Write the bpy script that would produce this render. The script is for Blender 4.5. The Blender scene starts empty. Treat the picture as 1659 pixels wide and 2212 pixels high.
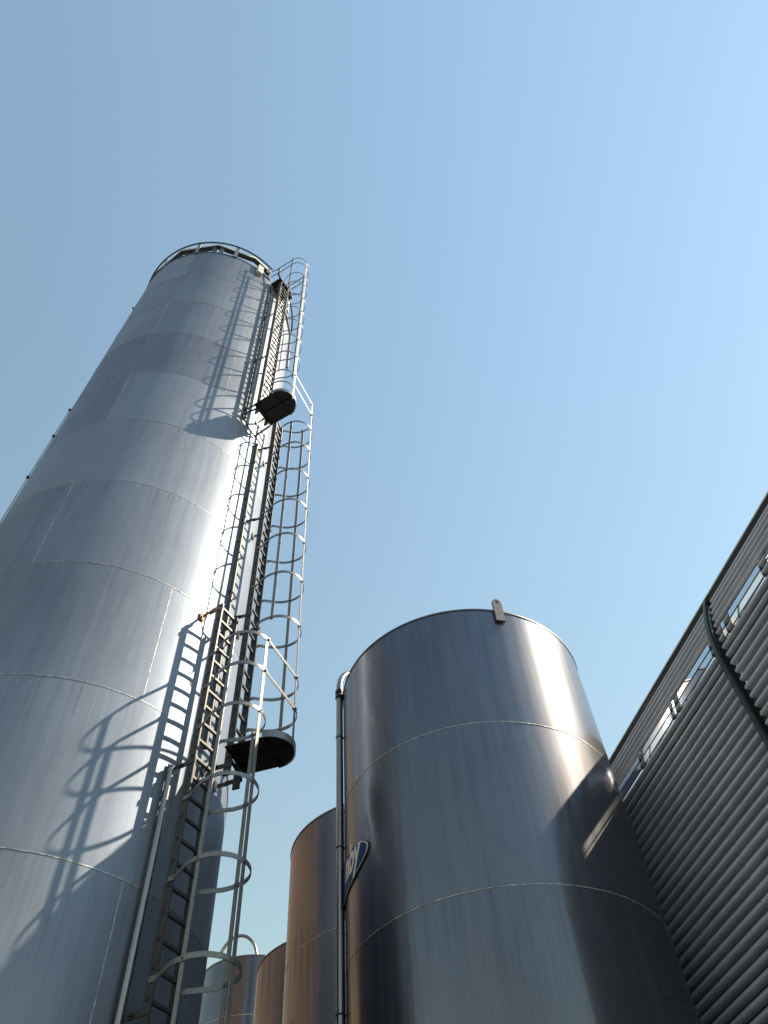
import bpy, bmesh, math, random
from mathutils import Vector, Matrix
R_ = math.radians
random.seed(7)
SC = 1.1                # metres per survey unit
CAMZ = 1.6
scene = bpy.context.scene
COL = scene.collection

# ------------------------------------------------------------------ camera
def v3(a): return Vector(a)
RT = (0.99602395, 0.08908591, 0.0)            # world x, y, z seen in camera axes (right, up, forward)
FW = (0.07323229, -0.81877274, 0.56942798)
UP = (-0.05072801, 0.5671639, 0.82204122)
cam_d = bpy.data.cameras.new("camera")
cam = bpy.data.objects.new("camera", cam_d)
COL.objects.link(cam)
right = Vector((RT[0], FW[0], UP[0])); upv = Vector((RT[1], FW[1], UP[1])); fwd = Vector((RT[2], FW[2], UP[2]))
m = Matrix((right, upv, -fwd)).transposed().to_4x4()
m.translation = (0, 0, CAMZ)
cam.matrix_world = m
cam_d.sensor_fit = 'HORIZONTAL'
cam_d.sensor_width = 36.0
cam_d.lens = 36.0 * 1661.0 / 1659.0
cam_d.clip_start = 0.05
cam_d.clip_end = 5000
scene.camera = cam

# ------------------------------------------------------------------ world and sun
SUN_AZ, SUN_EL = 81.0, 48.0
world = bpy.data.worlds.new("World")
scene.world = world
world.use_nodes = True
nt = world.node_tree
for n_ in list(nt.nodes): nt.nodes.remove(n_)
wo = nt.nodes.new('ShaderNodeOutputWorld'); bg = nt.nodes.new('ShaderNodeBackground'); sky = nt.nodes.new('ShaderNodeTexSky')
sky.sky_type = 'NISHITA'
sky.sun_disc = False
sky.sun_elevation = R_(SUN_EL)
sky.sun_rotation = R_(SUN_AZ)
sky.altitude = 50
sky.air_density = 2.9
sky.dust_density = 0.05
sky.ozone_density = 2.5
bg.inputs['Strength'].default_value = 0.065
nt.links.new(sky.outputs[0], bg.inputs[0]); nt.links.new(bg.outputs[0], wo.inputs[0])

sd = Vector((math.sin(R_(SUN_AZ)) * math.cos(R_(SUN_EL)), math.cos(R_(SUN_AZ)) * math.cos(R_(SUN_EL)), math.sin(R_(SUN_EL))))
sl = bpy.data.lights.new("sun", 'SUN'); sl.energy = 3.7; sl.angle = R_(0.65); sl.color = (1.0, 0.82, 0.58)
so = bpy.data.objects.new("sun", sl); COL.objects.link(so)
so.rotation_euler = sd.to_track_quat('Z', 'Y').to_euler()
so.location = (30, 5, 40)

scene.view_settings.view_transform = 'Standard'
scene.view_settings.look = 'None'
scene.view_settings.exposure = 1.25
scene.view_settings.gamma = 1.0

# ------------------------------------------------------------------ materials
class NT:
    def __init__(s, name):
        s.m = bpy.data.materials.new(name); s.m.use_nodes = True; s.t = s.m.node_tree
        for q in list(s.t.nodes): s.t.nodes.remove(q)
        s.out = s.n('ShaderNodeOutputMaterial')
    def n(s, typ, **kw):
        q = s.t.nodes.new(typ)
        for k, v in kw.items(): setattr(q, k, v)
        return q
    def l(s, a, b): s.t.links.new(a, b)
    def math(s, op, a, b=None, c=None):
        q = s.n('ShaderNodeMath', operation=op)
        for i, x in enumerate((a, b, c)):
            if x is None: continue
            if isinstance(x, (int, float)): q.inputs[i].default_value = x
            else: s.l(x, q.inputs[i])
        return q.outputs[0]
    def noise(s, vec, scale, detail=3, rough=0.55, dist=0.0):
        q = s.n('ShaderNodeTexNoise'); q.inputs['Scale'].default_value = scale; q.inputs['Detail'].default_value = detail
        q.inputs['Roughness'].default_value = rough; q.inputs['Distortion'].default_value = dist
        s.l(vec, q.inputs['Vector']); return q.outputs['Fac']
    def mapping(s, vec, sc):
        q = s.n('ShaderNodeMapping'); q.inputs['Scale'].default_value = sc; s.l(vec, q.inputs['Vector']); return q.outputs[0]
    def ramp(s, fac, stops):
        q = s.n('ShaderNodeValToRGB'); e = q.color_ramp.elements
        while len(e) < len(stops): e.new(0.5)
        for i, (p, c) in enumerate(stops):
            e[i].position = p; e[i].color = (c[0], c[1], c[2], 1) if not isinstance(c, (int, float)) else (c, c, c, 1)
        s.l(fac, q.inputs[0]); return q.outputs[0]
    def mr(s, fac, a, b, c, d):
        q = s.n('ShaderNodeMapRange'); q.inputs[1].default_value = a; q.inputs[2].default_value = b
        q.inputs[3].default_value = c; q.inputs[4].default_value = d; s.l(fac, q.inputs[0]); return q.outputs[0]

def shell_metal(name, base, r_tight, r_wide, wide_fac, matt, matt_fac, pitch, z_off, seam_a, seam_b, wob=0.25, dirt=0.25, an_t=0.8, an_w=0.3):
    """brushed stainless sheet: two gloss lobes, streaks running down the shell, a slightly different finish for each sheet"""
    M = NT(name)
    tc = M.n('ShaderNodeTexCoord'); obj = tc.outputs['Object']
    sep = M.n('ShaderNodeSeparateXYZ'); M.l(obj, sep.inputs[0])
    ang = M.math('ARCTAN2', sep.outputs[0], M.math('MULTIPLY', sep.outputs[1], -1.0))
    crs = M.math('FLOOR', M.math('DIVIDE', M.math('SUBTRACT', sep.outputs[2], z_off), pitch))
    odd = M.math('MODULO', M.math('ABSOLUTE', crs), 2.0)
    seam = M.math('ADD', M.math('MULTIPLY', odd, R_(seam_b - seam_a)), R_(seam_a))
    sheet = M.math('FLOOR', M.math('DIVIDE', M.math('ADD', M.math('SUBTRACT', ang, seam), 12.566), 2.0944))
    cmb = M.n('ShaderNodeCombineXYZ'); M.l(crs, cmb.inputs[0]); M.l(sheet, cmb.inputs[1])
    wn = M.n('ShaderNodeTexWhiteNoise', noise_dimensions='3D'); M.l(cmb.outputs[0], wn.inputs['Vector'])
    rnd = wn.outputs['Value']
    streak = M.noise(M.mapping(obj, (1, 1, 0.035)), 9.0, 4, 0.6)
    fine = M.noise(M.mapping(obj, (1, 1, 0.03)), 70.0, 3, 0.6)
    cloud = M.noise(M.mapping(obj, (1, 1, 0.5)), 1.1, 4, 0.6)
    tint = M.math('ADD', M.math('MULTIPLY', M.mr(streak, 0.3, 0.7, -1, 1), dirt * 0.35), M.math('MULTIPLY', M.mr(cloud, 0.3, 0.7, -1, 1), dirt * 0.35))
    tint = M.math('ADD', tint, M.math('MULTIPLY', M.mr(fine, 0.3, 0.7, -1, 1), dirt * 0.3))
    tint = M.math('ADD', tint, M.math('MULTIPLY', M.math('SUBTRACT', rnd, 0.5), 0.34))
    frz = M.math('FRACT', M.math('DIVIDE', M.math('SUBTRACT', sep.outputs[2], z_off), pitch))
    run = M.noise(M.mapping(obj, (1, 1, 0.02)), 26.0, 3, 0.7)
    runs = M.math('MULTIPLY', M.mr(run, 0.50, 0.68, 0, 1), M.mr(frz, 0.35, 1.0, 0, 1))
    tint = M.math('SUBTRACT', tint, M.math('MULTIPLY', runs, dirt * 0.9))
    edge = M.mr(M.math('ABSOLUTE', M.math('SUBTRACT', frz, 0.5)), 0.455, 0.5, 0, 1)
    val = M.math('ADD', tint, 1.0)
    colv = M.n('ShaderNodeVectorMath', operation='SCALE'); colv.inputs[0].default_value = base; M.l(val, colv.inputs['Scale'])
    tan = M.n('ShaderNodeTangent', direction_type='RADIAL', axis='Z')
    wobn = M.noise(M.mapping(obj, (1, 1, 0.10)), 2.2, 2, 0.5)
    bump1 = M.n('ShaderNodeBump'); bump1.inputs['Strength'].default_value = wob; bump1.inputs['Distance'].default_value = 0.02
    M.l(M.math('ADD', wobn, M.math('MULTIPLY', M.math('POWER', edge, 2.0), -0.35)), bump1.inputs['Height'])
    bump = M.n('ShaderNodeBump'); bump.inputs['Strength'].default_value = 0.05; bump.inputs['Distance'].default_value = 0.004
    M.l(fine, bump.inputs['Height']); M.l(bump1.outputs[0], bump.inputs['Normal'])
    rv = M.math('ADD', M.math('MULTIPLY', M.math('SUBTRACT', rnd, 0.5), 0.08), M.math('MULTIPLY', M.mr(streak, 0.3, 0.7, -1, 1), 0.05))
    def lobe(r, an):
        p = M.n('ShaderNodeBsdfPrincipled'); p.inputs['Metallic'].default_value = 1.0
        M.l(M.math('ADD', rv, r), p.inputs['Roughness']); M.l(colv.outputs[0], p.inputs['Base Color'])
        p.inputs['Anisotropic'].default_value = an; p.inputs['Anisotropic Rotation'].default_value = 0.25
        M.l(tan.outputs[0], p.inputs['Tangent']); M.l(bump.outputs[0], p.inputs['Normal'])
        return p.outputs[0]
    mix = M.n('ShaderNodeMixShader'); mix.inputs[0].default_value = wide_fac
    M.l(lobe(r_tight, an_t), mix.inputs[1]); M.l(lobe(r_wide, an_w), mix.inputs[2])
    mcol = M.n('ShaderNodeVectorMath', operation='SCALE'); mcol.inputs[0].default_value = matt; M.l(val, mcol.inputs['Scale'])
    df = M.n('ShaderNodeBsdfDiffuse'); M.l(mcol.outputs[0], df.inputs['Color']); M.l(bump.outputs[0], df.inputs['Normal'])
    mix2 = M.n('ShaderNodeMixShader'); mix2.inputs[0].default_value = matt_fac
    M.l(mix.outputs[0], mix2.inputs[1]); M.l(df.outputs[0], mix2.inputs[2])
    M.l(mix2.outputs[0], M.out.inputs[0])
    return M.m

def plain(name, color, rough=0.5, metal=0.0, var=0.15, scale=14.0, stretch=(1, 1, 1), bump=0.0, coat=0.0):
    M = NT(name)
    tc = M.n('ShaderNodeTexCoord')
    nz = M.noise(M.mapping(tc.outputs['Object'], stretch), scale, 4, 0.6)
    c = M.ramp(nz, [(0.3, [x * (1 - var) for x in color]), (0.7, [min(1, x * (1 + var)) for x in color])])
    p = M.n('ShaderNodeBsdfPrincipled'); p.inputs['Metallic'].default_value = metal
    M.l(c, p.inputs['Base Color']); M.l(M.mr(nz, 0.2, 0.8, rough - 0.08, rough + 0.08), p.inputs['Roughness'])
    if coat: p.inputs['Coat Weight'].default_value = coat
    if bump:
        b = M.n('ShaderNodeBump'); b.inputs['Strength'].default_value = bump; b.inputs['Distance'].default_value = 0.01
        M.l(nz, b.inputs['Height']); M.l(b.outputs[0], p.inputs['Normal'])
    M.l(p.outputs[0], M.out.inputs[0])
    return M.m

MAT = {}
MAT['tall'] = shell_metal('weathered stainless sheet', (0.172, 0.205, 0.270), 0.33, 0.60, 0.68, (0.28, 0.34, 0.45), 0.40, 1.838 * SC, CAMZ + 0.10 * SC, -4.6, 44.5, 0.10, 0.24, 0.3, 0.0)
MAT['row'] = shell_metal('brushed stainless sheet', (0.152, 0.164, 0.204), 0.14, 0.42, 0.55, (0.20, 0.20, 0.21), 0.06, 1.694 * SC, CAMZ + 0.08 * SC, 20, 80, 0.05, 0.25)
MAT['weld'] = plain('weld bead', (0.46, 0.46, 0.45), 0.5, 0.8, 0.6, 22.0, bump=0.4)
MAT['galv'] = plain('galvanised steel', (0.060, 0.060, 0.066), 0.45, 0.4, 0.3, 30.0)
MAT['galv_light'] = plain('galvanised flat bar', (0.21, 0.215, 0.225), 0.40, 0.5, 0.2, 30.0)
MAT['tube'] = plain('satin stainless tube', (0.26, 0.25, 0.25), 0.28, 1.0, 0.08, 20.0)
MAT['dark'] = plain('dark painted steel', (0.03, 0.033, 0.038), 0.5, 0.2, 0.3, 20.0)
MAT['plate'] = plain('galvanised plate', (0.16, 0.16, 0.165), 0.5, 0.5, 0.2, 18.0)
MAT['deck'] = plain('dark platform plate', (0.018, 0.019, 0.021), 0.6, 0.1, 0.2, 18.0)
MAT['brick'] = plain('brown brick', (0.28, 0.20, 0.155), 0.85, 0.0, 0.25, 4.0)
MAT['white'] = plain('pale coated steel', (0.72, 0.72, 0.70), 0.5, 0.0, 0.08, 18.0)
MAT['rust'] = plain('rusty steel bracket', (0.26, 0.15, 0.10), 0.65, 0.3, 0.4, 25.0)
MAT['clad'] = plain('grey coated cladding', (0.60, 0.63, 0.70), 0.42, 0.1, 0.10, 3.0, (1, 1, 0.6))
MAT['teal'] = plain('dark teal flashing', (0.035, 0.055, 0.062), 0.42, 0.0, 0.2, 8.0)
MAT['frame'] = plain('blue grey window frame', (0.07, 0.10, 0.15), 0.4, 0.2, 0.1, 8.0)
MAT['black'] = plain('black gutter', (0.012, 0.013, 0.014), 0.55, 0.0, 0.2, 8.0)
MAT['roofdeck'] = plain('grey roof membrane', (0.16, 0.16, 0.165), 0.8, 0.0, 0.15, 5.0)
MAT['asphalt'] = plain('yard asphalt', (0.05, 0.05, 0.052), 0.85, 0.0, 0.2, 0.6, bump=0.2)
MAT['signblue'] = plain('blue enamel', (0.012, 0.04, 0.20), 0.55, 0.0, 0.05, 5.0)
for n_ in MAT['signblue'].node_tree.nodes:
    if n_.type == 'BSDF_PRINCIPLED': n_.inputs['Specular IOR Level'].default_value = 0.12
MAT['signwhite'] = plain('white enamel', (0.72, 0.72, 0.70), 0.3, 0.0, 0.04, 5.0)
MAT['signblack'] = plain('black sign edge', (0.012, 0.013, 0.02), 0.4, 0.0, 0.1, 5.0)

def glass_mat():
    M = NT('window glass')
    t = M.n('ShaderNodeBsdfTransparent'); t.inputs[0].default_value = (0.62, 0.64, 0.62, 1)
    tl = M.n('ShaderNodeBsdfTranslucent'); tl.inputs[0].default_value = (0.50, 0.53, 0.56, 1)
    mt = M.n('ShaderNodeMixShader'); mt.inputs[0].default_value = 0.28; M.l(t.outputs[0], mt.inputs[1]); M.l(tl.outputs[0], mt.inputs[2])
    g = M.n('ShaderNodeBsdfGlossy'); g.inputs['Roughness'].default_value = 0.02; g.inputs['Color'].default_value = (0.9, 0.92, 0.92, 1)
    fr = M.n('ShaderNodeFresnel'); fr.inputs[0].default_value = 1.5
    mx = M.n('ShaderNodeMixShader'); M.l(fr.outputs[0], mx.inputs[0]); M.l(mt.outputs[0], mx.inputs[1]); M.l(g.outputs[0], mx.inputs[2])
    M.l(mx.outputs[0], M.out.inputs[0]); return M.m
MAT['glass'] = glass_mat()

# ------------------------------------------------------------------ mesh helpers (survey units in, metres out)
def T(p): return Vector((p[0] * SC, p[1] * SC, p[2] * SC + CAMZ))
ROOT = {}
def thing(name, label, cat, loc, group=None):
    o = bpy.data.objects.new(name, None); COL.objects.link(o)
    o.location = T(loc); o.empty_display_size = 0.3
    o['label'] = label; o['category'] = cat
    if group: o['group'] = group
    ROOT[o.name] = o.location.copy()
    return o
def obj(name, bm, mat, parent=None, smooth=True, label=None, angle=40):
    """links bm (vertices in survey units) as one mesh; a child keeps its root's origin"""
    org = Vector((0, 0, 0))
    if parent is not None:
        r = parent
        while r.parent: r = r.parent
        org = ROOT[r.name]
    for v in bm.verts: v.co = T(v.co) - org
    bmesh.ops.recalc_face_normals(bm, faces=bm.faces)
    me = bpy.data.meshes.new(name)
    if smooth:
        ca = math.cos(R_(angle))
        for f in bm.faces: f.smooth = True
        for e in bm.edges:
            if len(e.link_faces) == 2 and e.link_faces[0].normal.dot(e.link_faces[1].normal) < ca: e.smooth = False
            elif len(e.link_faces) != 2: e.smooth = False
    bm.to_mesh(me); bm.free()
    for mm in (mat if isinstance(mat, (list, tuple)) else [mat]): me.materials.append(mm)
    o = bpy.data.objects.new(name, me); COL.objects.link(o)
    if parent is not None: o.parent = parent
    if label: o['label'] = label
    return o
def BM(): return bmesh.new()
def box(bm, c, ax, ay, az, sx, sy, sz, bev=0.0):
    """box centred at c with axes and full sizes"""
    c = v3(c); ax, ay, az = v3(ax).normalized(), v3(ay).normalized(), v3(az).normalized()
    vs = []
    for i in (-.5, .5):
        for j in (-.5, .5):
            for k in (-.5, .5): vs.append(bm.verts.new(c + ax * sx * i + ay * sy * j + az * sz * k))
    fs = []
    for q in ((0, 1, 3, 2), (4, 6, 7, 5), (0, 4, 5, 1), (2, 3, 7, 6), (0, 2, 6, 4), (1, 5, 7, 3)): fs.append(bm.faces.new([vs[i] for i in q]))
    if bev: bmesh.ops.bevel(bm, geom=list({e for f in fs for e in f.edges}), offset=bev, segments=1, affect='EDGES')
def bar(bm, a, b, w, t, up=(0, 0, 1), bev=0.0):
    a, b = v3(a), v3(b); d = (b - a); L = d.length; d.normalize()
    up = v3(up); s = d.cross(up)
    if s.length < 1e-6: s = d.cross(Vector((1, 0, 0)))
    s.normalize(); u2 = s.cross(d)
    box(bm, (a + b) / 2, d, u2, s, L, w, t, bev)
def sweep(bm, pts, sec, closed=False, up=(0, 0, 1), caps=True):
    """sec: list of (side, up) offsets; sweeps along pts"""
    pts = [v3(p) for p in pts]; n = len(pts); rings = []; up = v3(up)
    for i, p in enumerate(pts):
        a = pts[(i - 1) % n] if (closed or i > 0) else p
        b = pts[(i + 1) % n] if (closed or i < n - 1) else p
        d = (b - a).normalized(); s = d.cross(up)
        if s.length < 1e-5: s = Vector((1, 0, 0))
        s.normalize(); u2 = s.cross(d)
        rings.append([bm.verts.new(p + s * x + u2 * y) for x, y in sec])
    m_ = len(sec)
    for i in range(n if closed else n - 1):
        A, Bq = rings[i], rings[(i + 1) % n]
        for k in range(m_): bm.faces.new((A[k], A[(k + 1) % m_], Bq[(k + 1) % m_], Bq[k]))
    if caps and not closed:
        bm.faces.new(rings[0]); bm.faces.new(list(reversed(rings[-1])))
def circ(r, n=12): return [(r * math.cos(2 * math.pi * i / n), r * math.sin(2 * math.pi * i / n)) for i in range(n)]
def rect(w, h): return [(-w / 2, -h / 2), (w / 2, -h / 2), (w / 2, h / 2), (-w / 2, h / 2)]
def tube(bm, pts, r, n=12, caps=True):
    """round tube with transported frame"""
    pts = [v3(p) for p in pts]; rings = []; prev = None
    for i, p in enumerate(pts):
        a = pts[max(i - 1, 0)]; b = pts[min(i + 1, len(pts) - 1)]
        d = (b - a).normalized()
        if prev is None:
            s = d.cross(Vector((0, 0, 1)))
            if s.length < 1e-4: s = Vector((1, 0, 0))
        else: s = prev - d * prev.dot(d)
        s.normalize(); prev = s; u2 = s.cross(d)
        rings.append([bm.verts.new(p + s * x + u2 * y) for x, y in circ(r, n)])
    for i in range(len(pts) - 1):
        for k in range(n): bm.faces.new((rings[i][k], rings[i][(k + 1) % n], rings[i + 1][(k + 1) % n], rings[i + 1][k]))
    if caps: bm.faces.new(rings[0]); bm.faces.new(list(reversed(rings[-1])))
def cyl_shell(bm, c, r, zs, n=192):
    rings = []
    for z in zs: rings.append([bm.verts.new((c[0] + r * math.sin(2 * math.pi * i / n), c[1] - r * math.cos(2 * math.pi * i / n), z)) for i in range(n)])
    for a, b in zip(rings, rings[1:]):
        for i in range(n): bm.faces.new((a[i], a[(i + 1) % n], b[(i + 1) % n], b[i]))
    return rings
def lathe(bm, c, prof, n=128):
    rings = []
    for r, z in prof:
        if r < 1e-6: rings.append([bm.verts.new((c[0], c[1], z))])
        else: rings.append([bm.verts.new((c[0] + r * math.sin(2 * math.pi * i / n), c[1] - r * math.cos(2 * math.pi * i / n), z)) for i in range(n)])
    for a, b in zip(rings, rings[1:]):
        for i in range(n):
            j = (i + 1) % n
            if len(b) == 1: bm.faces.new((a[i], a[j], b[0]))
            elif len(a) == 1: bm.faces.new((a[0], b[j], b[i]))
            else: bm.faces.new((a[i], a[j], b[j], b[i]))
def ring_pts(c, r, z, n=192, a0=0.0, a1=360.0):
    k = n if a1 - a0 >= 359.9 else n + 1
    return [(c[0] + r * math.sin(R_(a0 + (a1 - a0) * i / n)), c[1] - r * math.cos(R_(a0 + (a1 - a0) * i / n)), z) for i in range(k)]
def weld_ring(c, r, z, parent, h=0.012, t=0.004):
    bm = BM(); n = 240; pts = []
    for i in range(n):
        a = 2 * math.pi * i / n; rr = r + t * 0.4; zz = z + random.uniform(-.0022, .0022)
        pts.append((c[0] + rr * math.sin(a), c[1] - rr * math.cos(a), zz))
    sweep(bm, pts, [(-t, -h / 2), (t * .55, -h * .28), (t * .55, h * .28), (-t, h / 2)], closed=True)
    return obj('weld_seam', bm, MAT['weld'], parent)
def weld_vert(c, r, phi, z0, z1, parent, h=0.011, t=0.004):
    bm = BM(); a = R_(phi); n = Vector((math.sin(a), -math.cos(a), 0)); tt = Vector((math.cos(a), math.sin(a), 0)); N = 24; rows = []
    for i in range(N + 1):
        z = z0 + (z1 - z0) * i / N; o = random.uniform(-.002, .002)
        rows.append([bm.verts.new(v3((c[0], c[1], z)) + n * (r - t + (t * 1.6 if k in (1, 2) else 0)) + tt * (o + w)) for k, w in enumerate((-h / 2, -h * .28, h * .28, h / 2))])
    for p, q in zip(rows, rows[1:]):
        for k in range(3): bm.faces.new((p[k], p[k + 1], q[k + 1], q[k]))
    return obj('weld_seam', bm, MAT['weld'], parent)
GROUND = -CAMZ / SC

# ------------------------------------------------------------------ ground
bm = BM(); Rg = 2500.0
vs = [bm.verts.new((x, y, GROUND)) for x, y in ((-Rg, -Rg), (Rg, -Rg), (Rg, Rg), (-Rg, Rg))]
bm.faces.new(vs)
g = obj('ground', bm, MAT['asphalt'], smooth=False); g['kind'] = 'structure'

# ------------------------------------------------------------------ tall silo with ladders
CA = (-4.1096, 7.4656); RA = 2.0; RHO = 2.3; TOPA = 20.33
def fr(phi):
    a = R_(phi); return Vector((math.sin(a), -math.cos(a), 0)), Vector((math.cos(a), math.sin(a), 0))
def W(phi, u, v, z, rho=RHO):
    n, t = fr(phi); p = Vector((CA[0], CA[1], 0)) + n * (rho + u) + t * v; p.z = z; return p
tall = thing('tall_silo', 'tallest silo, weathered steel with caged ladders up its right side and a railed top', 'silo', (CA[0], CA[1], GROUND))
ringsA = [18.48, 16.64, 14.83, 12.98, 11.14, 9.33, 7.48, 5.64, 3.78, 1.94, 0.10]
bm = BM(); cyl_shell(bm, CA, RA, [GROUND] + list(reversed(ringsA)) + [TOPA], 256)
shell = obj('shell', bm, MAT['tall'], tall)
for z in ringsA: weld_ring(CA, RA, z, shell)
vs_ = [(-4.0, 18.48, TOPA), (44.5, 16.64, 18.48), (-4.5, 14.83, 16.64), (44.6, 12.98, 14.83), (-5.0, 11.14, 12.98), (-5.0, 7.48, 9.33), (44.4, 5.64, 7.48), (-5.0, 3.78, 5.64), (52.2, 1.94, 3.78),
       (-52, 16.64, 18.48), (-60, 12.98, 14.83), (95, 11.14, 12.98), (92, 7.48, 9.33), (110, 14.83, 16.64)]
for p_, a_, b_ in vs_: weld_vert(CA, RA, p_, a_, b_, shell)
bm = BM(); lathe(bm, CA, [(RA + .012, TOPA - .05), (RA + .012, TOPA + .004), (RA - .05, TOPA + .01), (0.25, TOPA + .34), (0.25, TOPA + .5), (0, TOPA + .5)])
obj('roof', bm, MAT['plate'], tall)

FALLIDX = dict(A=63.2, B=77.0)
def rail_pair(phi, w, z0, z1):
    n, t = fr(phi)
    for s in (-1, 1):
        bm = BM(); hi = z1 - (0.0 if s < 0 else 0.0)
        box(bm, W(phi, -.026, s * (w / 2 + .012), (z0 + hi) / 2), n, t, (0, 0, 1), .084, .026, hi - z0, .003)
        obj('ladder_rail', bm, MAT['galv'], tall)
rung_mesh = {}
def rungs(phi, w, z0, z1, first):
    n, t = fr(phi); z = first
    while z > z0 + .03: z -= .2265
    z += .2265
    while z < z1 - .02:
        bm = BM(); a, b = W(phi, -.02, -(w / 2 + .027), z), W(phi, -.02, w / 2 + .027, z)
        # rounded square rung; black end discs paint in the shade of its bore
        sec = [(-.013, -.017), (.013, -.017), (.016, 0), (.013, .014), (-.013, .014), (-.016, 0)]
        sweep(bm, [a, b], sec, caps=False)
        ins = [(x * .8, y * .8) for x, y in sec]
        sweep(bm, [a, b], ins, caps=False)
        d = (b - a).normalized()
        for e_ in (a - d * .0012, b + d * .0012): sweep(bm, [e_ - d * .0004, e_ + d * .0004], circ(.0135, 10))
        nf = len(bm.faces)
        bm.faces.ensure_lookup_table()
        for f in bm.faces[nf - 24:]: f.material_index = 1
        obj('rung', bm, [MAT['galv'], MAT['black']], tall)
        z += .2265
LAD = [(63.2, .259, 1.2, 7.40, 7.128), (77.0, .228, 5.22, 13.42, 7.708), (63.2, .259, 12.62, 20.02, 7.128 + .2265 * 30)]
for phi, w, z0, z1, f0 in LAD:
    rail_pair(phi, w, z0, z1); rungs(phi, w, z0, z1, f0)

# cage hoops
def hoop_path(w, part='full'):
    """(u, v) points from the left rail round to the right rail"""
    rv = w / 2 + .030; out = []
    left = [(-.035, -rv), (.03, -rv), (.06, -rv - .01), (.14, -.205), (.24, -.252), (.32, -.268)]
    arc = [(.40 + .27 * math.cos(R_(a)), .27 * math.sin(R_(a))) for a in range(-90, 91, 10)]
    rightp = [(u, -v) for u, v in reversed(left)]
    full = left + arc + rightp
    if part == 'full': return full
    ic = next(i for i, p in enumerate(full) if abs(p[1]) < 1e-6)
    if part == 'left': return full[:ic + 1]
    if part == 'right': return full[ic:]
    if part == 'front':
        return [p for p in full if p[0] >= .37]
def hoop(phi, w, z, part='full', extra=None):
    bm = BM(); pts = [W(phi, u, v, z) for u, v in hoop_path(w, part)]
    sweep(bm, pts, rect(.008, .044))
    n, t = fr(phi)
    for (u, v, nx) in ((.67, 0, n), (.385, -.268, -t), (.385, .268, t)):
        if part == 'left' and v > .1: continue
        if part == 'right' and v < -.1: continue
        c = W(phi, u, v, z); c2 = c + nx * .022
        sweep(bm, [c - nx * .03, c2], circ(.009, 6))
        box(bm, c - nx * .017, nx, nx.cross(Vector((0, 0, 1))), (0, 0, 1), .012, .034, .034)
    if part in ('full', 'left'): box(bm, W(phi, -.004, -(w / 2 + .030), z - .012), n, t, (0, 0, 1), .066, .012, .030)
    if part in ('full', 'right'): box(bm, W(phi, -.004, (w / 2 + .030), z - .012), n, t, (0, 0, 1), .066, .012, .030)
    obj('cage_hoop', bm, MAT['galv_light'], tall)
def strap(phi, which, z0, z1):
    n, t = fr(phi); bm = BM()
    u, v, ax = {'a': (.385, -.2605, t), 'b': (.385, .2605, -t), 'c': (.6625, 0, -n)}[which]
    tang = ax.cross(Vector((0, 0, 1)))
    box(bm, W(phi, u, v, (z0 + z1) / 2), ax, tang, (0, 0, 1), .008, .042, z1 - z0)
    obj('cage_strap', bm, MAT['galv_light'], tall)
# lower ladder cage
for z in (2.13, 2.97, 3.79, 4.60, 5.45): hoop(63.2, .259, z)
for z in (6.02, 6.50): hoop(63.2, .259, z, 'left')
strap(63.2, 'a', 1.9, 6.53); strap(63.2, 'c', 1.9, 6.53); strap(63.2, 'b', 1.9, 5.48)
# middle ladder cage
for z in (7.40, 8.30, 9.20, 10.11, 11.02, 11.92, 12.70): hoop(77.0, .228, z)
for z in (6.02, 6.50, 13.28): hoop(77.0, .228, z, 'right')
strap(77.0, 'a', 7.37, 12.73); strap(77.0, 'c', 5.52, 13.78); strap(77.0, 'b', 5.60, 13.31)
# upper ladder cage
for z in (14.58, 15.48, 16.37, 17.17, 18.03, 18.95, 19.63): hoop(63.2, .259, z)
for z in (13.17, 13.68): hoop(63.2, .259, z, 'left')
for z in (20.46, 20.88): hoop(63.2, .259, z, 'front')
strap(63.2, 'a', 12.80, 21.0); strap(63.2, 'c', 12.72, 20.92); strap(63.2, 'b', 14.40, 20.9)
# bars joining neighbouring cages beside the rest platforms
def link(phi1, phi2, z):
    bm = BM(); a, b = W(phi1, .668, .02, z), W(phi2, .668, -.02, z)
    bar(bm, a, b, .042, .008)
    n, t = fr(phi1)
    for c in (a, b): sweep(bm, [c - n * .03, c + n * .02], circ(.01, 6))
    obj('guard_bar', bm, MAT['galv_light'], tall)
for z in (6.02, 6.50, 13.28, 13.72): link(63.2, 77.0, z)

# rest platforms
def platform(phi, w, z):
    n, t = fr(phi)
    out = [(-.02, -.262), (.2, -.262)] + [(.405 + .262 * math.cos(R_(a)), .262 * math.sin(R_(a))) for a in range(-90, 91, 9)] + [(.2, .262), (-.02, .262)]
    bm = BM()
    lo = [bm.verts.new(W(phi, u, v, z - .012)) for u, v in out]; hi = [bm.verts.new(W(phi, u, v, z)) for u, v in out]
    k = len(out)
    bm.faces.new(lo); bm.faces.new(list(reversed(hi)))
    for i in range(k): bm.faces.new((lo[i], lo[(i + 1) % k], hi[(i + 1) % k], hi[i]))
    # stiffening angles under the plate
    for u in (.05, .42): bar(bm, W(phi, u, -.25, z - .030), W(phi, u, .25, z - .030), .03, .012)
    bar(bm, W(phi, .06, 0, z - .032), W(phi, .64, 0, z - .032), .03, .03)
    p = obj('rest_platform', bm, MAT['deck'], tall)
    bm = BM()
    sweep(bm, [W(phi, u, v, z + .03) for u, v in [(.405 + .272 * math.cos(R_(a)), .272 * math.sin(R_(a))) for a in range(-88, 89, 8)]], rect(.008, .095))
    obj('toe_board', bm, MAT['galv_light'], p)
platform(77.0, .228, 5.50); platform(63.2, .259, 12.77)

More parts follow.
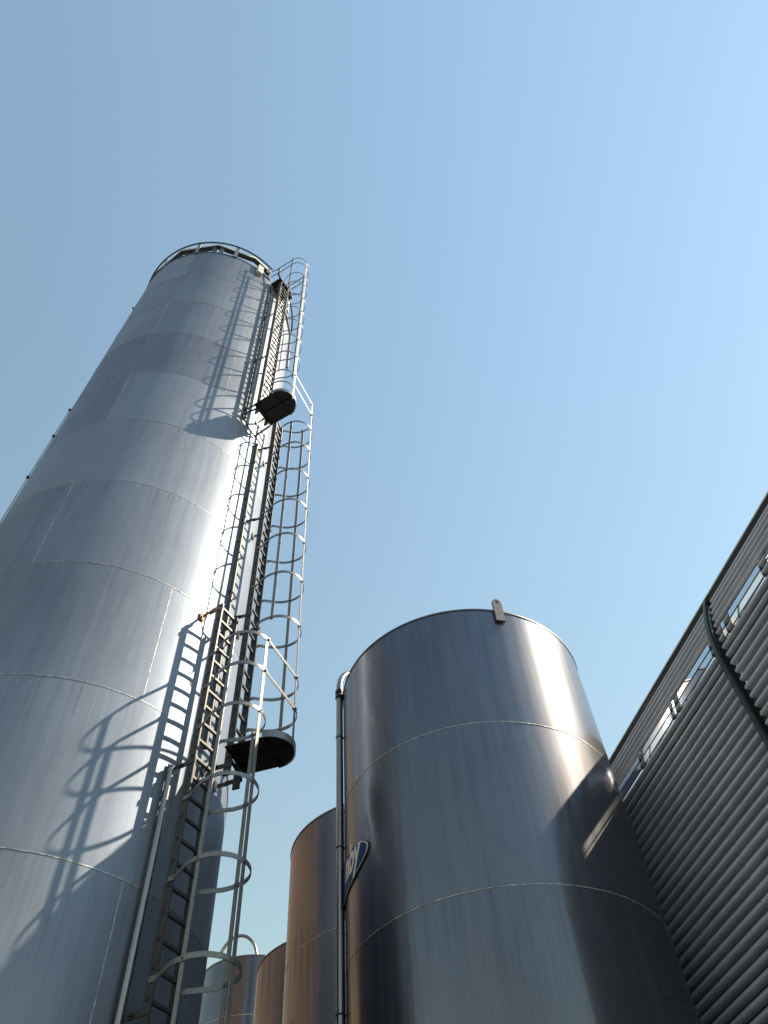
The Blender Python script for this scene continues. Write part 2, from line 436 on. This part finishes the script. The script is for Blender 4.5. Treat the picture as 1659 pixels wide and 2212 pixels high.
# wall brackets
def bracket(phi, w, z, side, rust=False, r_in=2.03):
    n, t = fr(phi); bm = BM()
    v = side * (w / 2 + .027)
    a = W(phi, .03, v, z); b = W(phi, -.17, v, z)
    sweep(bm, [a, b], rect(.010, .055))
    bar(bm, W(phi, -.15, v + side * .012, z), W(phi, -(RHO - r_in), v + side * .012, z), .05, .010)
    for q in (-.155, -.13): sweep(bm, [W(phi, q, v - .012, z), W(phi, q, v + .03 * side, z)], circ(.010, 6))
    box(bm, W(phi, -(RHO - 2.012), v + side * .012, z), n, t, (0, 0, 1), .012, .075, .12)
    o = obj('wall_bracket', bm, MAT['rust'] if rust else MAT['galv'], tall, label='rusty wall bracket' if rust else None)
for z in (7.31, 5.02, 2.74): bracket(63.2, .259, z, -1, z == 7.31); bracket(63.2, .259, z, 1)
for z in (12.23, 9.98, 7.73, 5.34): bracket(77.0, .228, z, -1); bracket(77.0, .228, z, 1)
for z in (19.6, 17.73, 15.22, 12.99): bracket(63.2, .259, z, -1); bracket(63.2, .259, z, 1)

# tubes standing just off the shell beside each ladder
def shell_tube(phi, z0, z1, r=.037, off=.06, mat='tube'):
    p = ring_pts(CA, RA + off, 0, 1, phi, phi)[0]
    bm = BM(); tube(bm, [(p[0], p[1], z0), (p[0], p[1], z1)], r, 16)
    sweep(bm, [(p[0], p[1], z1 - .005), (p[0], p[1], z1 + .012)], circ(r * 1.12, 16), up=(0, 1, 0))
    n, t = fr(phi)
    z = z0 + .35
    while z < z1:
        box(bm, v3((p[0], p[1], z)) - n * (off * .5), n, t, (0, 0, 1), off * 1.0, .02, .035)
        z += 1.15
    obj('cable_tube', bm, MAT[mat], tall)
shell_tube(57.9, GROUND + .3, 5.02); shell_tube(70.0, 5.55, 12.25, .027, .05, 'galv'); shell_tube(58.3, 12.62, 20.0, .027, .05, 'galv')
# bracing under the upper rest platform
n, t = fr(63.2); bm = BM()
tube(bm, [W(63.2, -.29, -.26, 12.62), W(63.2, .02, -.2, 12.66)], .018, 8); tube(bm, [W(63.2, -.29, .16, 12.45), W(63.2, .02, .2, 12.62)], .018, 8)
tube(bm, [W(63.2, -.27, -.24, 12.62), W(63.2, -.26, .0, 12.42), W(63.2, -.27, .16, 12.45)], .014, 8)
obj('platform_brace', bm, MAT['dark'], tall)
# landing at the head of the ladder, handrails and bent post
bm = BM(); box(bm, W(63.2, -.13, .02, 20.06), n, t, (0, 0, 1), .33, .50, .05)
box(bm, W(63.2, -.05, .32, 20.04), n, t, (0, 0, 1), .09, .09, .07)
obj('landing', bm, MAT['deck'], tall)
for s in (-1, 1):
    bm = BM()
    pts = [W(63.2, 0, s * .142, 19.98), W(63.2, -.02, s * .15, 20.10), W(63.2, -.05, s * .25, 20.45), W(63.2, -.05, s * .25, 20.92)]
    for a_, b_ in zip(pts, pts[1:]): bar(bm, a_, b_, .05, .024, up=n)
    obj('ladder_post', bm, MAT['galv'], tall)
    for z in (20.46, 20.88):
        bm = BM(); tube(bm, [W(63.2, .40, s * .268, z), W(63.2, -.05, s * .268, z), W(63.2, -.27, s * .285, z)], .011, 8)
        obj('handrail', bm, MAT['galv'], tall)
# guardrail round the top
PH0, DPH = -3.3, 28.6
posts = [PH0 + DPH * k for k in range(-6, 7)]
posts = [p for p in posts if not 57 < p < 70]
for p in posts:
    nn, tt = fr(p); bm = BM()
    q = Vector((CA[0], CA[1], 0)) + nn * (RA + .018)
    box(bm, q + Vector((0, 0, 20.70)), nn, tt, (0, 0, 1), .012, .085, .84)
    box(bm, q + nn * .004 + Vector((0, 0, 20.30)), nn, tt, (0, 0, 1), .02, .11, .06)
    obj('guardrail_post', bm, MAT['galv_light'], tall)
bm = BM(); tube(bm, ring_pts(CA, RA + .03, 21.12, 120, 71.5, 415.5), .022, 10); obj('top_rail', bm, MAT['galv'], tall)
kp = []
k = -6
pts = []
for k in range(-6, 8):
    a = PH0 + DPH * (k - .5)
    if a > 58: break
    pts.append(ring_pts(CA, RA + .015, 20.97, 1, a, a)[0])
pts.append(ring_pts(CA, RA - .01, 20.97, 1, 54.5, 54.5)[0])
bm = BM(); sweep(bm, pts, [(-.012, -.06), (.012, -.06), (.012, .05), (-.012, .05)])
obj('knee_rail', bm, MAT['white'], tall)
bm = BM(); sweep(bm, [(p[0], p[1], 20.885) for p in pts], [(-.10, -.01), (.02, -.01), (.02, .012), (-.10, .012)])
obj('knee_rail', bm, MAT['dark'], tall)
for a in (8.5, 13.5):
    nn, tt = fr(a); q = Vector((CA[0], CA[1], 0)) + nn * (RA - .03)
    bm = BM(); box(bm, q + Vector((0, 0, 20.60)), nn, tt, (0, 0, 1), .05, .045, .56); box(bm, q + tt * .05 + Vector((0, 0, 20.58)), nn, tt, (0, 0, 1), .03, .06, .52)
    obj('rail_stanchion', bm, MAT['galv'], tall)
# small box on the shell below the rim
nn, tt = fr(45.0); bm = BM(); q = Vector((CA[0], CA[1], 0)) + nn * (RA + .055)
box(bm, q + Vector((0, 0, 20.17)), nn, tt, (0, 0, 1), .11, .155, .50, .006)
jb = obj('junction_box', bm, MAT['white'], tall)
bm = BM(); q = Vector((CA[0], CA[1], 0)) + fr(51)[0] * (RA + .07); box(bm, q + Vector((0, 0, 20.42)), fr(51)[0], fr(51)[1], (0, 0, 1), .08, .11, .16)
obj('junction_box', bm, MAT['galv'], tall)
# outlet pipe behind the ladder head, earthing cable on the far left
bm = BM(); c_ = Vector((CA[0], CA[1], 0))
pp = [ring_pts(CA, RA + .05, 19.85, 1, 74, 74)[0], ring_pts(CA, RA + .10, 19.2, 1, 80, 80)[0], ring_pts(CA, RA + .16, 18.6, 1, 84, 84)[0], ring_pts(CA, RA + .17, 16.7, 1, 84.5, 84.5)[0]]
tube(bm, pp, .035, 10)
obj('overflow_pipe', bm, MAT['tube'], tall)
bm = BM()
ph = -49.2; p = ring_pts(CA, RA + .018, 0, 1, ph, ph)[0]
tube(bm, [(p[0], p[1], GROUND), (p[0], p[1], 13.1)], .006, 6)
cab = obj('earth_cable', bm, MAT['dark'], tall)
for z in (13.1, 12.1, 10.74, 8.6, 18.5):
    bm = BM(); nn, tt = fr(ph); box(bm, Vector((p[0], p[1], z)) - nn * .008, nn, tt, (0, 0, 1), .05, .035, .045); box(bm, Vector((p[0], p[1], z)) + nn * .016, nn, tt, (0, 0, 1), .014, .045, .016)
    obj('cable_clamp', bm, MAT['dark'], tall)

# ------------------------------------------------------------------ row of lower silos
RB = 1.54
def row_silo(c, top, label, rings, seams, group='lower steel silos standing in a row'):
    t_ = thing('storage_silo', label, 'silo', (c[0], c[1], GROUND), group)
    bm = BM(); cyl_shell(bm, c, RB, [GROUND] + sorted(rings) + [top], 256)
    s_ = obj('shell', bm, MAT['row'], t_)
    for z in rings: weld_ring(c, RB, z, s_, .012, .004)
    for ph_, a_, b_ in seams: weld_vert(c, RB, ph_, a_, b_, s_, .010, .003)
    bm = BM(); lathe(bm, c, [(RB + .008, top - .018), (RB + .008, top + .004), (RB - .03, top + .008), (0.2, top + .22), (0, top + .22)])
    obj('roof', bm, MAT['plate'], t_)
    return t_
CB = (0.7854, 7.8055); TB = 6.853
siloB = row_silo(CB, TB, 'nearest of the lower silos, with a pipe, a lifting lug and a blue oval sign', [5.155, 3.445, 1.75, .05], [(-60, 5.155, 6.85), (120, 3.445, 5.155), (-150, 1.75, 3.445)])
CC = (-.343, 11.01); TC = 6.66
siloC = row_silo(CC, TC, 'brown reflecting lower silo half hidden behind the pipe of the nearest one', [4.96, 3.26, 1.56, -.14], [(100, 4.96, 6.66)])
CD = (-1.344, 14.04); TD = 6.41
siloD = row_silo(CD, TD, 'smallest looking lower silo, just behind the second one of the row', [4.71, 3.01, 1.31], [(100, 4.7, 6.4)])

# lifting lug on the near silo
az = R_(162.4); nn = Vector((math.sin(az), math.cos(az), 0)); tt = Vector((nn.y, -nn.x, 0)) * -1
q = Vector((CB[0], CB[1], 0)) + nn * (RB + .022)
bm = BM()
prof = [(-.056, 6.650), (.056, 6.650), (.056, 6.97)] + [(.056 * math.cos(R_(a)), 6.97 + .056 * math.sin(R_(a))) for a in range(15, 180, 15)] + [(-.056, 6.97)]
hole = [(.022 * math.cos(R_(a)), 6.975 + .022 * math.sin(R_(a))) for a in range(0, 360, 24)]
def plate_with_hole(bm, outer, inner, place, th):
    fa = []
    for d in (-th / 2, th / 2):
        o_ = [bm.verts.new(place(x, z, d)) for x, z in outer]; i_ = [bm.verts.new(place(x, z, d)) for x, z in inner]
        es = [bm.edges.new((o_[k], o_[(k + 1) % len(o_)])) for k in range(len(o_))] + [bm.edges.new((i_[k], i_[(k + 1) % len(i_)])) for k in range(len(i_))]
        bmesh.ops.triangle_fill(bm, edges=es, use_beauty=True); fa.append((o_, i_))
    for L0, L1 in ((fa[0][0], fa[1][0]), (fa[0][1], fa[1][1])):
        for k in range(len(L0)): bm.faces.new((L0[k], L0[(k + 1) % len(L0)], L1[(k + 1) % len(L0)], L1[k]))
plate_with_hole(bm, prof, hole, lambda x, z, d: q + tt * x + nn * d + Vector((0, 0, z)), .036)
obj('lifting_lug', bm, MAT['plate'], siloB)

# filling pipe of the near silo
azp = R_(-99.0); pn = Vector((math.sin(azp), math.cos(azp), 0))
pc = Vector((CB[0], CB[1], 0)) + pn * (RB + .050); pr = .042
back = Vector((.55, .83, 0)).normalized()
bm = BM(); tube(bm, [(pc.x, pc.y, GROUND), (pc.x, pc.y, 6.86)], pr, 20)
pipe = obj('filling_pipe', bm, MAT['tube'], siloB)
bm = BM(); Re = .52; pts = [pc + Vector((0, 0, 6.88))] + [pc + back * (Re * (1 - math.cos(R_(a)))) + Vector((0, 0, 6.96 + Re * math.sin(R_(a)))) for a in range(0, 91, 6)] + [pc + back * 1.3 + Vector((0, 0, 6.96 + Re))]
tube(bm, pts, pr * .98, 20); obj('pipe_elbow', bm, MAT['tube'], pipe)
bm = BM()
for z in (6.82, 6.90): sweep(bm, [pc + Vector((0, 0, z - .018)), pc + Vector((0, 0, z + .018))], circ(pr * 1.30, 16), up=(0, 1, 0))
sweep(bm, [pc + Vector((0, 0, 6.78)), pc + Vector((0, 0, 6.93))], circ(pr * 1.1, 16), up=(0, 1, 0))
tn = Vector((-pn.y, pn.x, 0))
for s in (-1, 1):
    for z in (6.82, 6.90): box(bm, pc + tn * s * pr * 1.35 + Vector((0, 0, z)), tn, pn, (0, 0, 1), .03, .03, .045)
obj('pipe_coupling', bm, MAT['dark'], pipe)
for z in (6.17, 4.72, 3.11, 1.6):
    bm = BM(); sweep(bm, [(p_[0], p_[1], z) for p_ in [(pc.x + (pr + .004) * math.cos(R_(a)), pc.y + (pr + .004) * math.sin(R_(a))) for a in range(0, 360, 20)]], rect(.005, .014), closed=True)
    box(bm, pc - pn * .02 + tn * .0 + Vector((0, 0, z + .03)), pn, tn, (0, 0, 1), .04, .03, .03)
    obj('pipe_clip', bm, MAT['dark'], pipe)
bm = BM(); sweep(bm, [pc + Vector((0, 0, 3.82)), pc + Vector((0, 0, 3.832))], circ(pr * 1.08, 16), up=(0, 1, 0)); obj('pipe_joint', bm, MAT['tube'], pipe)

# oval signs wrapped on the shells
def oval(c, z0, azc, hw, hh, off, mat, name, parent, th=.006, label=None):
    bm = BM(); N = 72; rad = RB + off
    rows = []
    for k in range(0, 13):
        f = k / 12.0
        rows.append([(hw * f * math.cos(2 * math.pi * i / N), hh * f * math.sin(2 * math.pi * i / N)) for i in range(N)])
    def P(x, z, r):
        a = R_(azc) - x / RB
        return (c[0] + r * math.sin(a), c[1] + r * math.cos(a), z0 + z)
    prev = None
    for k, row in enumerate(rows[1:]):
        cur = [bm.verts.new(P(x, z, rad)) for x, z in row]
        if prev is None:
            ce = bm.verts.new(P(0, 0, rad))
            for i in range(N): bm.faces.new((ce, cur[i], cur[(i + 1) % N]))
        else:
            for i in range(N): bm.faces.new((prev[i], cur[i], cur[(i + 1) % N], prev[(i + 1) % N]))
        prev = cur
    inn = [bm.verts.new(P(x, z, rad - th)) for x, z in rows[-1]]
    for i in range(N): bm.faces.new((prev[i], prev[(i + 1) % N], inn[(i + 1) % N], inn[i]))
    return obj(name, bm, mat, parent, label=label)
def wrap_text(txt, c, z0, azc, size, x0, off, parent, mat):
    cu = bpy.data.curves.new('sign_letters', 'FONT'); cu.body = txt; cu.size = size; cu.shear = .28; cu.offset = .012 * size * 3; cu.extrude = 0.0
    to = bpy.data.objects.new('sign_letters', cu); COL.objects.link(to)
    dg = bpy.context.evaluated_depsgraph_get(); me = bpy.data.meshes.new_from_object(to.evaluated_get(dg))
    bpy.data.objects.remove(to, do_unlink=True)
    bm = BM(); bm.from_mesh(me); bpy.data.meshes.remove(me)
    bmesh.ops.triangulate(bm, faces=bm.faces)
    for _ in range(2): bmesh.ops.subdivide_edges(bm, edges=[e for e in bm.edges if e.calc_length() > size * .12], cuts=1)
    xs = [v.co.x for v in bm.verts]; w = max(xs)
    for v in bm.verts:
        x = x0 + v.co.x - w; a = R_(azc) - x / RB
        v.co = (c[0] + (RB + off) * math.sin(a), c[1] + (RB + off) * math.cos(a), z0 + v.co.y * 1.35)
    return obj('sign_letters', bm, mat, parent, smooth=False)
SZ = 4.29
s1 = oval(CB, SZ, -98, .815, .215, .012, MAT['signblack'], 'oval_sign', siloB, .012)
oval(CB, SZ, -98, .800, .203, .0155, MAT['signwhite'], 'sign_border', s1, .0035)
oval(CB, SZ, -98, .785, .192, .019, MAT['signblue'], 'sign_face', s1, .0035)
wrap_text('nby', CB, SZ - .070, -98, .285, .690, .0215, s1, MAT['signwhite'])
s2 = oval(CC, 4.06, -96, .80, .215, .012, MAT['signblack'], 'oval_sign', siloC, .012)
oval(CC, 4.06, -96, .785, .203, .0155, MAT['signwhite'], 'sign_border', s2, .0035)
oval(CC, 4.06, -96, .770, .192, .019, MAT['signblue'], 'sign_face', s2, .0035)

# ------------------------------------------------------------------ far tall silo
CE = (-5.84, 27.9); RE = 1.80; TE = 12.8
far = thing('distant_silo', 'distant blue grey silo seen through the ladder cage, with a curved vent tube on top', 'silo', (CE[0], CE[1], GROUND))
bm = BM(); rg = [11.02, 9.24, 7.46, 5.68, 3.9, 2.1, .3]; cyl_shell(bm, CE, RE, [GROUND] + sorted(rg) + [TE], 128)
fs = obj('shell', bm, MAT['row'], far)
for z in rg: weld_ring(CE, RE, z, fs, .03, .008)
bm = BM(); lathe(bm, CE, [(RE + .015, TE - .03), (RE + .015, TE + .01), (0.3, TE + .35), (0, TE + .35)], 64); obj('roof', bm, MAT['plate'], far)
bm = BM(); cx, cy = CE[0] - .52, CE[1] - .6
pts = [(cx + .72, cy - .35, TE - .1)] + [(cx + .05 + .67 * math.cos(R_(a)), cy - .35 + .1 * math.sin(R_(a)), TE + .12 + 1.02 * math.sin(R_(a))) for a in range(0, 160, 8)]
tube(bm, pts, .055, 12); obj('vent_tube', bm, MAT['tube'], far)

# ------------------------------------------------------------------ brick hall standing behind the tall silo (mirrored in the lower silos)
bp0, bp1 = Vector((-6.6, 21.0, 0)), Vector((-17.0, 4.0, 0))
bt = (bp1 - bp0).normalized(); bn = Vector((-bt.y, bt.x, 0)); HW = (bp1 - bp0).length / 2; HD, HT = 2.5, 16.5
if bn.x < 0: bn = -bn
bc = (bp0 + bp1) / 2 - bn * HD
hall = thing('brick_hall', 'long brown brick hall behind the tall silo, mirrored as copper streaks in the lower silos', 'building', (bc.x, bc.y, GROUND))
bm = BM(); box(bm, bc + Vector((0, 0, (GROUND + HT) / 2)), bn, bt, (0, 0, 1), HD * 2, HW * 2, HT - GROUND); obj('wall', bm, MAT['brick'], hall, smooth=False)
bm = BM(); box(bm, bc + Vector((0, 0, HT + .06)), bn, bt, (0, 0, 1), HD * 2 + .2, HW * 2 + .2, .12); obj('roof', bm, MAT['roofdeck'], hall, smooth=False)
for zf in (1.0, 5.0, 9.0, 13.0):
    x = -HW + 1.5
    while x < HW - 1:
        bm = BM(); box(bm, bc + bn * (HD + .01) + bt * x + Vector((0, 0, zf + .8)), bn, bt, (0, 0, 1), .06, .8, 1.5); obj('window', bm, MAT['black'], hall, smooth=False)
        x += 2.4

# ------------------------------------------------------------------ ribbed building on the right
UA = R_(163.3); UU = Vector((math.sin(UA), math.cos(UA), 0)); NN = Vector((-UU.y, UU.x, 0))
if NN.x < 0: NN = -NN
DW = 4.66; Z0, RR = 5.05, 2.14; PIT = .103; TEND = 6.03
def prof(t):
    if t < Z0: return 0.0, t, 0.0
    a = (t - Z0) / RR; return RR * (1 - math.cos(a)), Z0 + RR * math.sin(a), a
def FP(u, t, o=0.0):
    """facade point: along u, arc length t, o outwards (towards the yard)"""
    d, z, a = prof(t); u = u + .095
    return NN * (DW + d - o * math.cos(a)) + UU * u + Vector((0, 0, z + o * math.sin(a)))
bld = thing('ribbed_building', 'grey building of horizontal ribbed cladding with a rounded eave and a window strip', 'building', tuple(NN * DW + UU * -6 + Vector((0, 0, GROUND))))
U0, U1 = -20.0, -2.2
# one rib: dark slot, underside, rounded front, small groove and lip
RIB = [(.000, -.034), (.040, -.034), (.041, .012), (.042, .026), (.045, .038), (.052, .046), (.063, .047), (.072, .041), (.079, .033), (.081, .024), (.084, .024), (.086, .032), (.093, .029), (.098, .018), (.100, -.034)]
BACK = -.040
def cladding(u0, u1, k0, k1, parent, name='cladding', thin=False):
    BACK = -.006 if thin else -.040
    bm = BM(); prev = None; endl, endr = [], []
    pts = []
    for k in range(k0, k1):
        tb = 3.0 + k * PIT
        for dt, o in RIB:
            if tb + dt <= TEND: pts.append((tb + dt, max(o, 0.0) if thin else o))
    pts.append((min(3.0 + k1 * PIT, TEND), 0.0))
    L = [bm.verts.new(FP(u0, t, o)) for t, o in pts]; Rr = [bm.verts.new(FP(u1, t, o)) for t, o in pts]
    Lb = [bm.verts.new(FP(u0, t, BACK)) for t, o in pts]; Rb = [bm.verts.new(FP(u1, t, BACK)) for t, o in pts]
    for i in range(len(pts) - 1):
        bm.faces.new((L[i], Rr[i], Rr[i + 1], L[i + 1])); bm.faces.new((Lb[i], Lb[i + 1], Rb[i + 1], Rb[i]))
        bm.faces.new((L[i], L[i + 1], Lb[i + 1], Lb[i])); bm.faces.new((Rr[i], Rb[i], Rb[i + 1], Rr[i + 1]))
    bm.faces.new((L[0], Lb[0], Rb[0], Rr[0])); bm.faces.new((L[-1], Rr[-1], Rb[-1], Lb[-1]))
    bm.faces.ensure_lookup_table()
    for i in range(len(pts) - 1):                       # slot faces between two ribs are coloured black to deepen their shade
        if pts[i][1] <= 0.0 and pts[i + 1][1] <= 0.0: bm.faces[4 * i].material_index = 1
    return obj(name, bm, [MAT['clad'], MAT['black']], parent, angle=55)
KW0, KW1 = 22, 24                                   # the two ribs the window strip replaces
KB = int(math.floor((GROUND - 3.0) / PIT)) + 1; KT = int((TEND - 3.0) / PIT) + 1
US = -4.60                                          # vertical flashing
GAP0, GAP1 = US - .028, US + .075
for (a_, b_) in ((U0, GAP0), (GAP1, U1)):
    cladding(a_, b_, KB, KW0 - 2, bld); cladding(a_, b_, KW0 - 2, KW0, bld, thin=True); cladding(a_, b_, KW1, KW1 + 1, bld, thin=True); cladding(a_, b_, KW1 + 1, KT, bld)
wins = [(-19.5, -14.0), (-13.88, -10.6), (-10.48, -7.9), (-7.78, -6.475), (-6.365, -5.64), (-5.58, -5.53), (-5.44, -4.70), (-4.43, -4.37), (-4.27, -3.66), (-3.54, -2.4)]
tw0, tw1 = 3.0 + KW0 * PIT + .004, 3.0 + KW1 * PIT - .004
edges_ = [U0] + [x for w_ in wins for x in w_] + [U1]
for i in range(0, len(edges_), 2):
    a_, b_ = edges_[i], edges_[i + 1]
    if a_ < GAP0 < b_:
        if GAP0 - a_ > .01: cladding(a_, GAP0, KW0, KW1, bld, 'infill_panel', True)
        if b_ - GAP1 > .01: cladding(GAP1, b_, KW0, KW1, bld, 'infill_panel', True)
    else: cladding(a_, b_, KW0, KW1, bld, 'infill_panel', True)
for wi, (a_, b_) in enumerate(wins):
    bm = BM()
    tm = (tw0 + tw1) / 2
    for t_ in (tw0, tm, tw1): bar(bm, FP(a_, t_, .040), FP(b_, t_, .040), .012, .007, up=NN)
    for t_ in (tw0, tw1): bar(bm, FP(a_, t_, .018), FP(b_, t_, .036), .010, .005, up=NN)
    for x in (a_, b_): bar(bm, FP(x, tw0, .020), FP(x, tw1, .020), .006, .05, up=UU)
    fr_ = obj('window_frame', bm, MAT['frame'], bld, smooth=False)
    bm = BM()
    for (p0, p1) in ((tw0, tm), (tm, tw1)):
        vs = [bm.verts.new(FP(x, t_, .041)) for x, t_ in ((a_, p0), (b_, p0), (b_, p1), (a_, p1))]; bm.faces.new(vs)
    obj('pane', bm, MAT['glass'], fr_, smooth=False)
    if b_ - a_ > .6:
        bm = BM(); x = a_ + .16; bar(bm, FP(x - .06, tw0, .03), FP(x + .06, tw1, .03), .012, .02, up=NN); obj('diagonal_brace', bm, MAT['teal'], fr_, smooth=False)
# flashing strip and the black backing behind it
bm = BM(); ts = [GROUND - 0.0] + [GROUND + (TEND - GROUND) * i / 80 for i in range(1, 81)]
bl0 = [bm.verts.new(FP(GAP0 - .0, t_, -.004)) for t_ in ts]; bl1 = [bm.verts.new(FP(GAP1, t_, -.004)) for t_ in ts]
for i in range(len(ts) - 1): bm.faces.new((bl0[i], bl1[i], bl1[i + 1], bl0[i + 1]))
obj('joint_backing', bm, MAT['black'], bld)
bm = BM(); rows = []
for t_ in ts: rows.append([bm.verts.new(FP(US + x, t_, o)) for x, o in ((-.024, .045), (.024, .045), (.024, .075), (-.024, .075))])
for p_, q_ in zip(rows, rows[1:]):
    for k in range(4): bm.faces.new((p_[k], p_[(k + 1) % 4], q_[(k + 1) % 4], q_[k]))
obj('joint_flashing', bm, MAT['teal'], bld)
# fasteners in columns
bm = BM()
for u_ in [(-6.53 + .95 * j) for j in range(-8, 5)]:
    if GAP0 - .1 < u_ < GAP1 + .1: continue
    for k in range(0, KT):
        if KW0 - 2 <= k < KT: continue
        c_ = FP(u_, 3.0 + k * PIT + .0775, .026); bm_n = NN
        sweep(bm, [c_ - NN * .012, c_ + NN * .004], circ(.0085, 6))
ro = obj('fasteners', bm, MAT['black'], bld, smooth=False); ro['kind'] = 'stuff'
# black gutter along the eave, with a pale lip
bm = BM(); d, z, a = prof(TEND); e0 = NN * (DW + d) + Vector((0, 0, z))
def strip(bm, sec):
    A = [bm.verts.new(e0 + UU * U0 + NN * -x + Vector((0, 0, y))) for x, y in sec]; Bv = [bm.verts.new(e0 + UU * U1 + NN * -x + Vector((0, 0, y))) for x, y in sec]
    k = len(sec)
    for i in range(k): bm.faces.new((A[i], A[(i + 1) % k], Bv[(i + 1) % k], Bv[i]))
    bm.faces.new(A); bm.faces.new(list(reversed(Bv)))
strip(bm, [(-.12, .004), (.040, .004), (.040, .055), (-.12, .055)]); obj('gutter', bm, MAT['black'], bld)
bm = BM(); strip(bm, [(-.125, .0575), (.053, .0575), (.053, .072), (-.125, .072)]); obj('gutter_lip', bm, MAT['white'], bld)
# body behind the screen
bm = BM(); zt = 4.75
c0 = NN * (DW + .06 + 6.0) + UU * ((U0 + U1) / 2) + Vector((0, 0, (GROUND + zt) / 2))
box(bm, c0, NN, UU, (0, 0, 1), 12.0, U1 - U0 - .02, zt - GROUND); obj('roof_deck', bm, MAT['roofdeck'], bld, smooth=False)
for u_ in (-18, -14.5, -11, -8.8, -7.0, -5.0, -3.0):
    bm = BM(); bar(bm, FP(u_, 4.70, -.10), FP(u_, 5.2, -.075), .05, .05, up=UU); bar(bm, FP(u_, 5.54, -.06), FP(u_, TEND, -.06), .05, .04, up=UU); obj('screen_post', bm, MAT['galv'], bld, smooth=False)
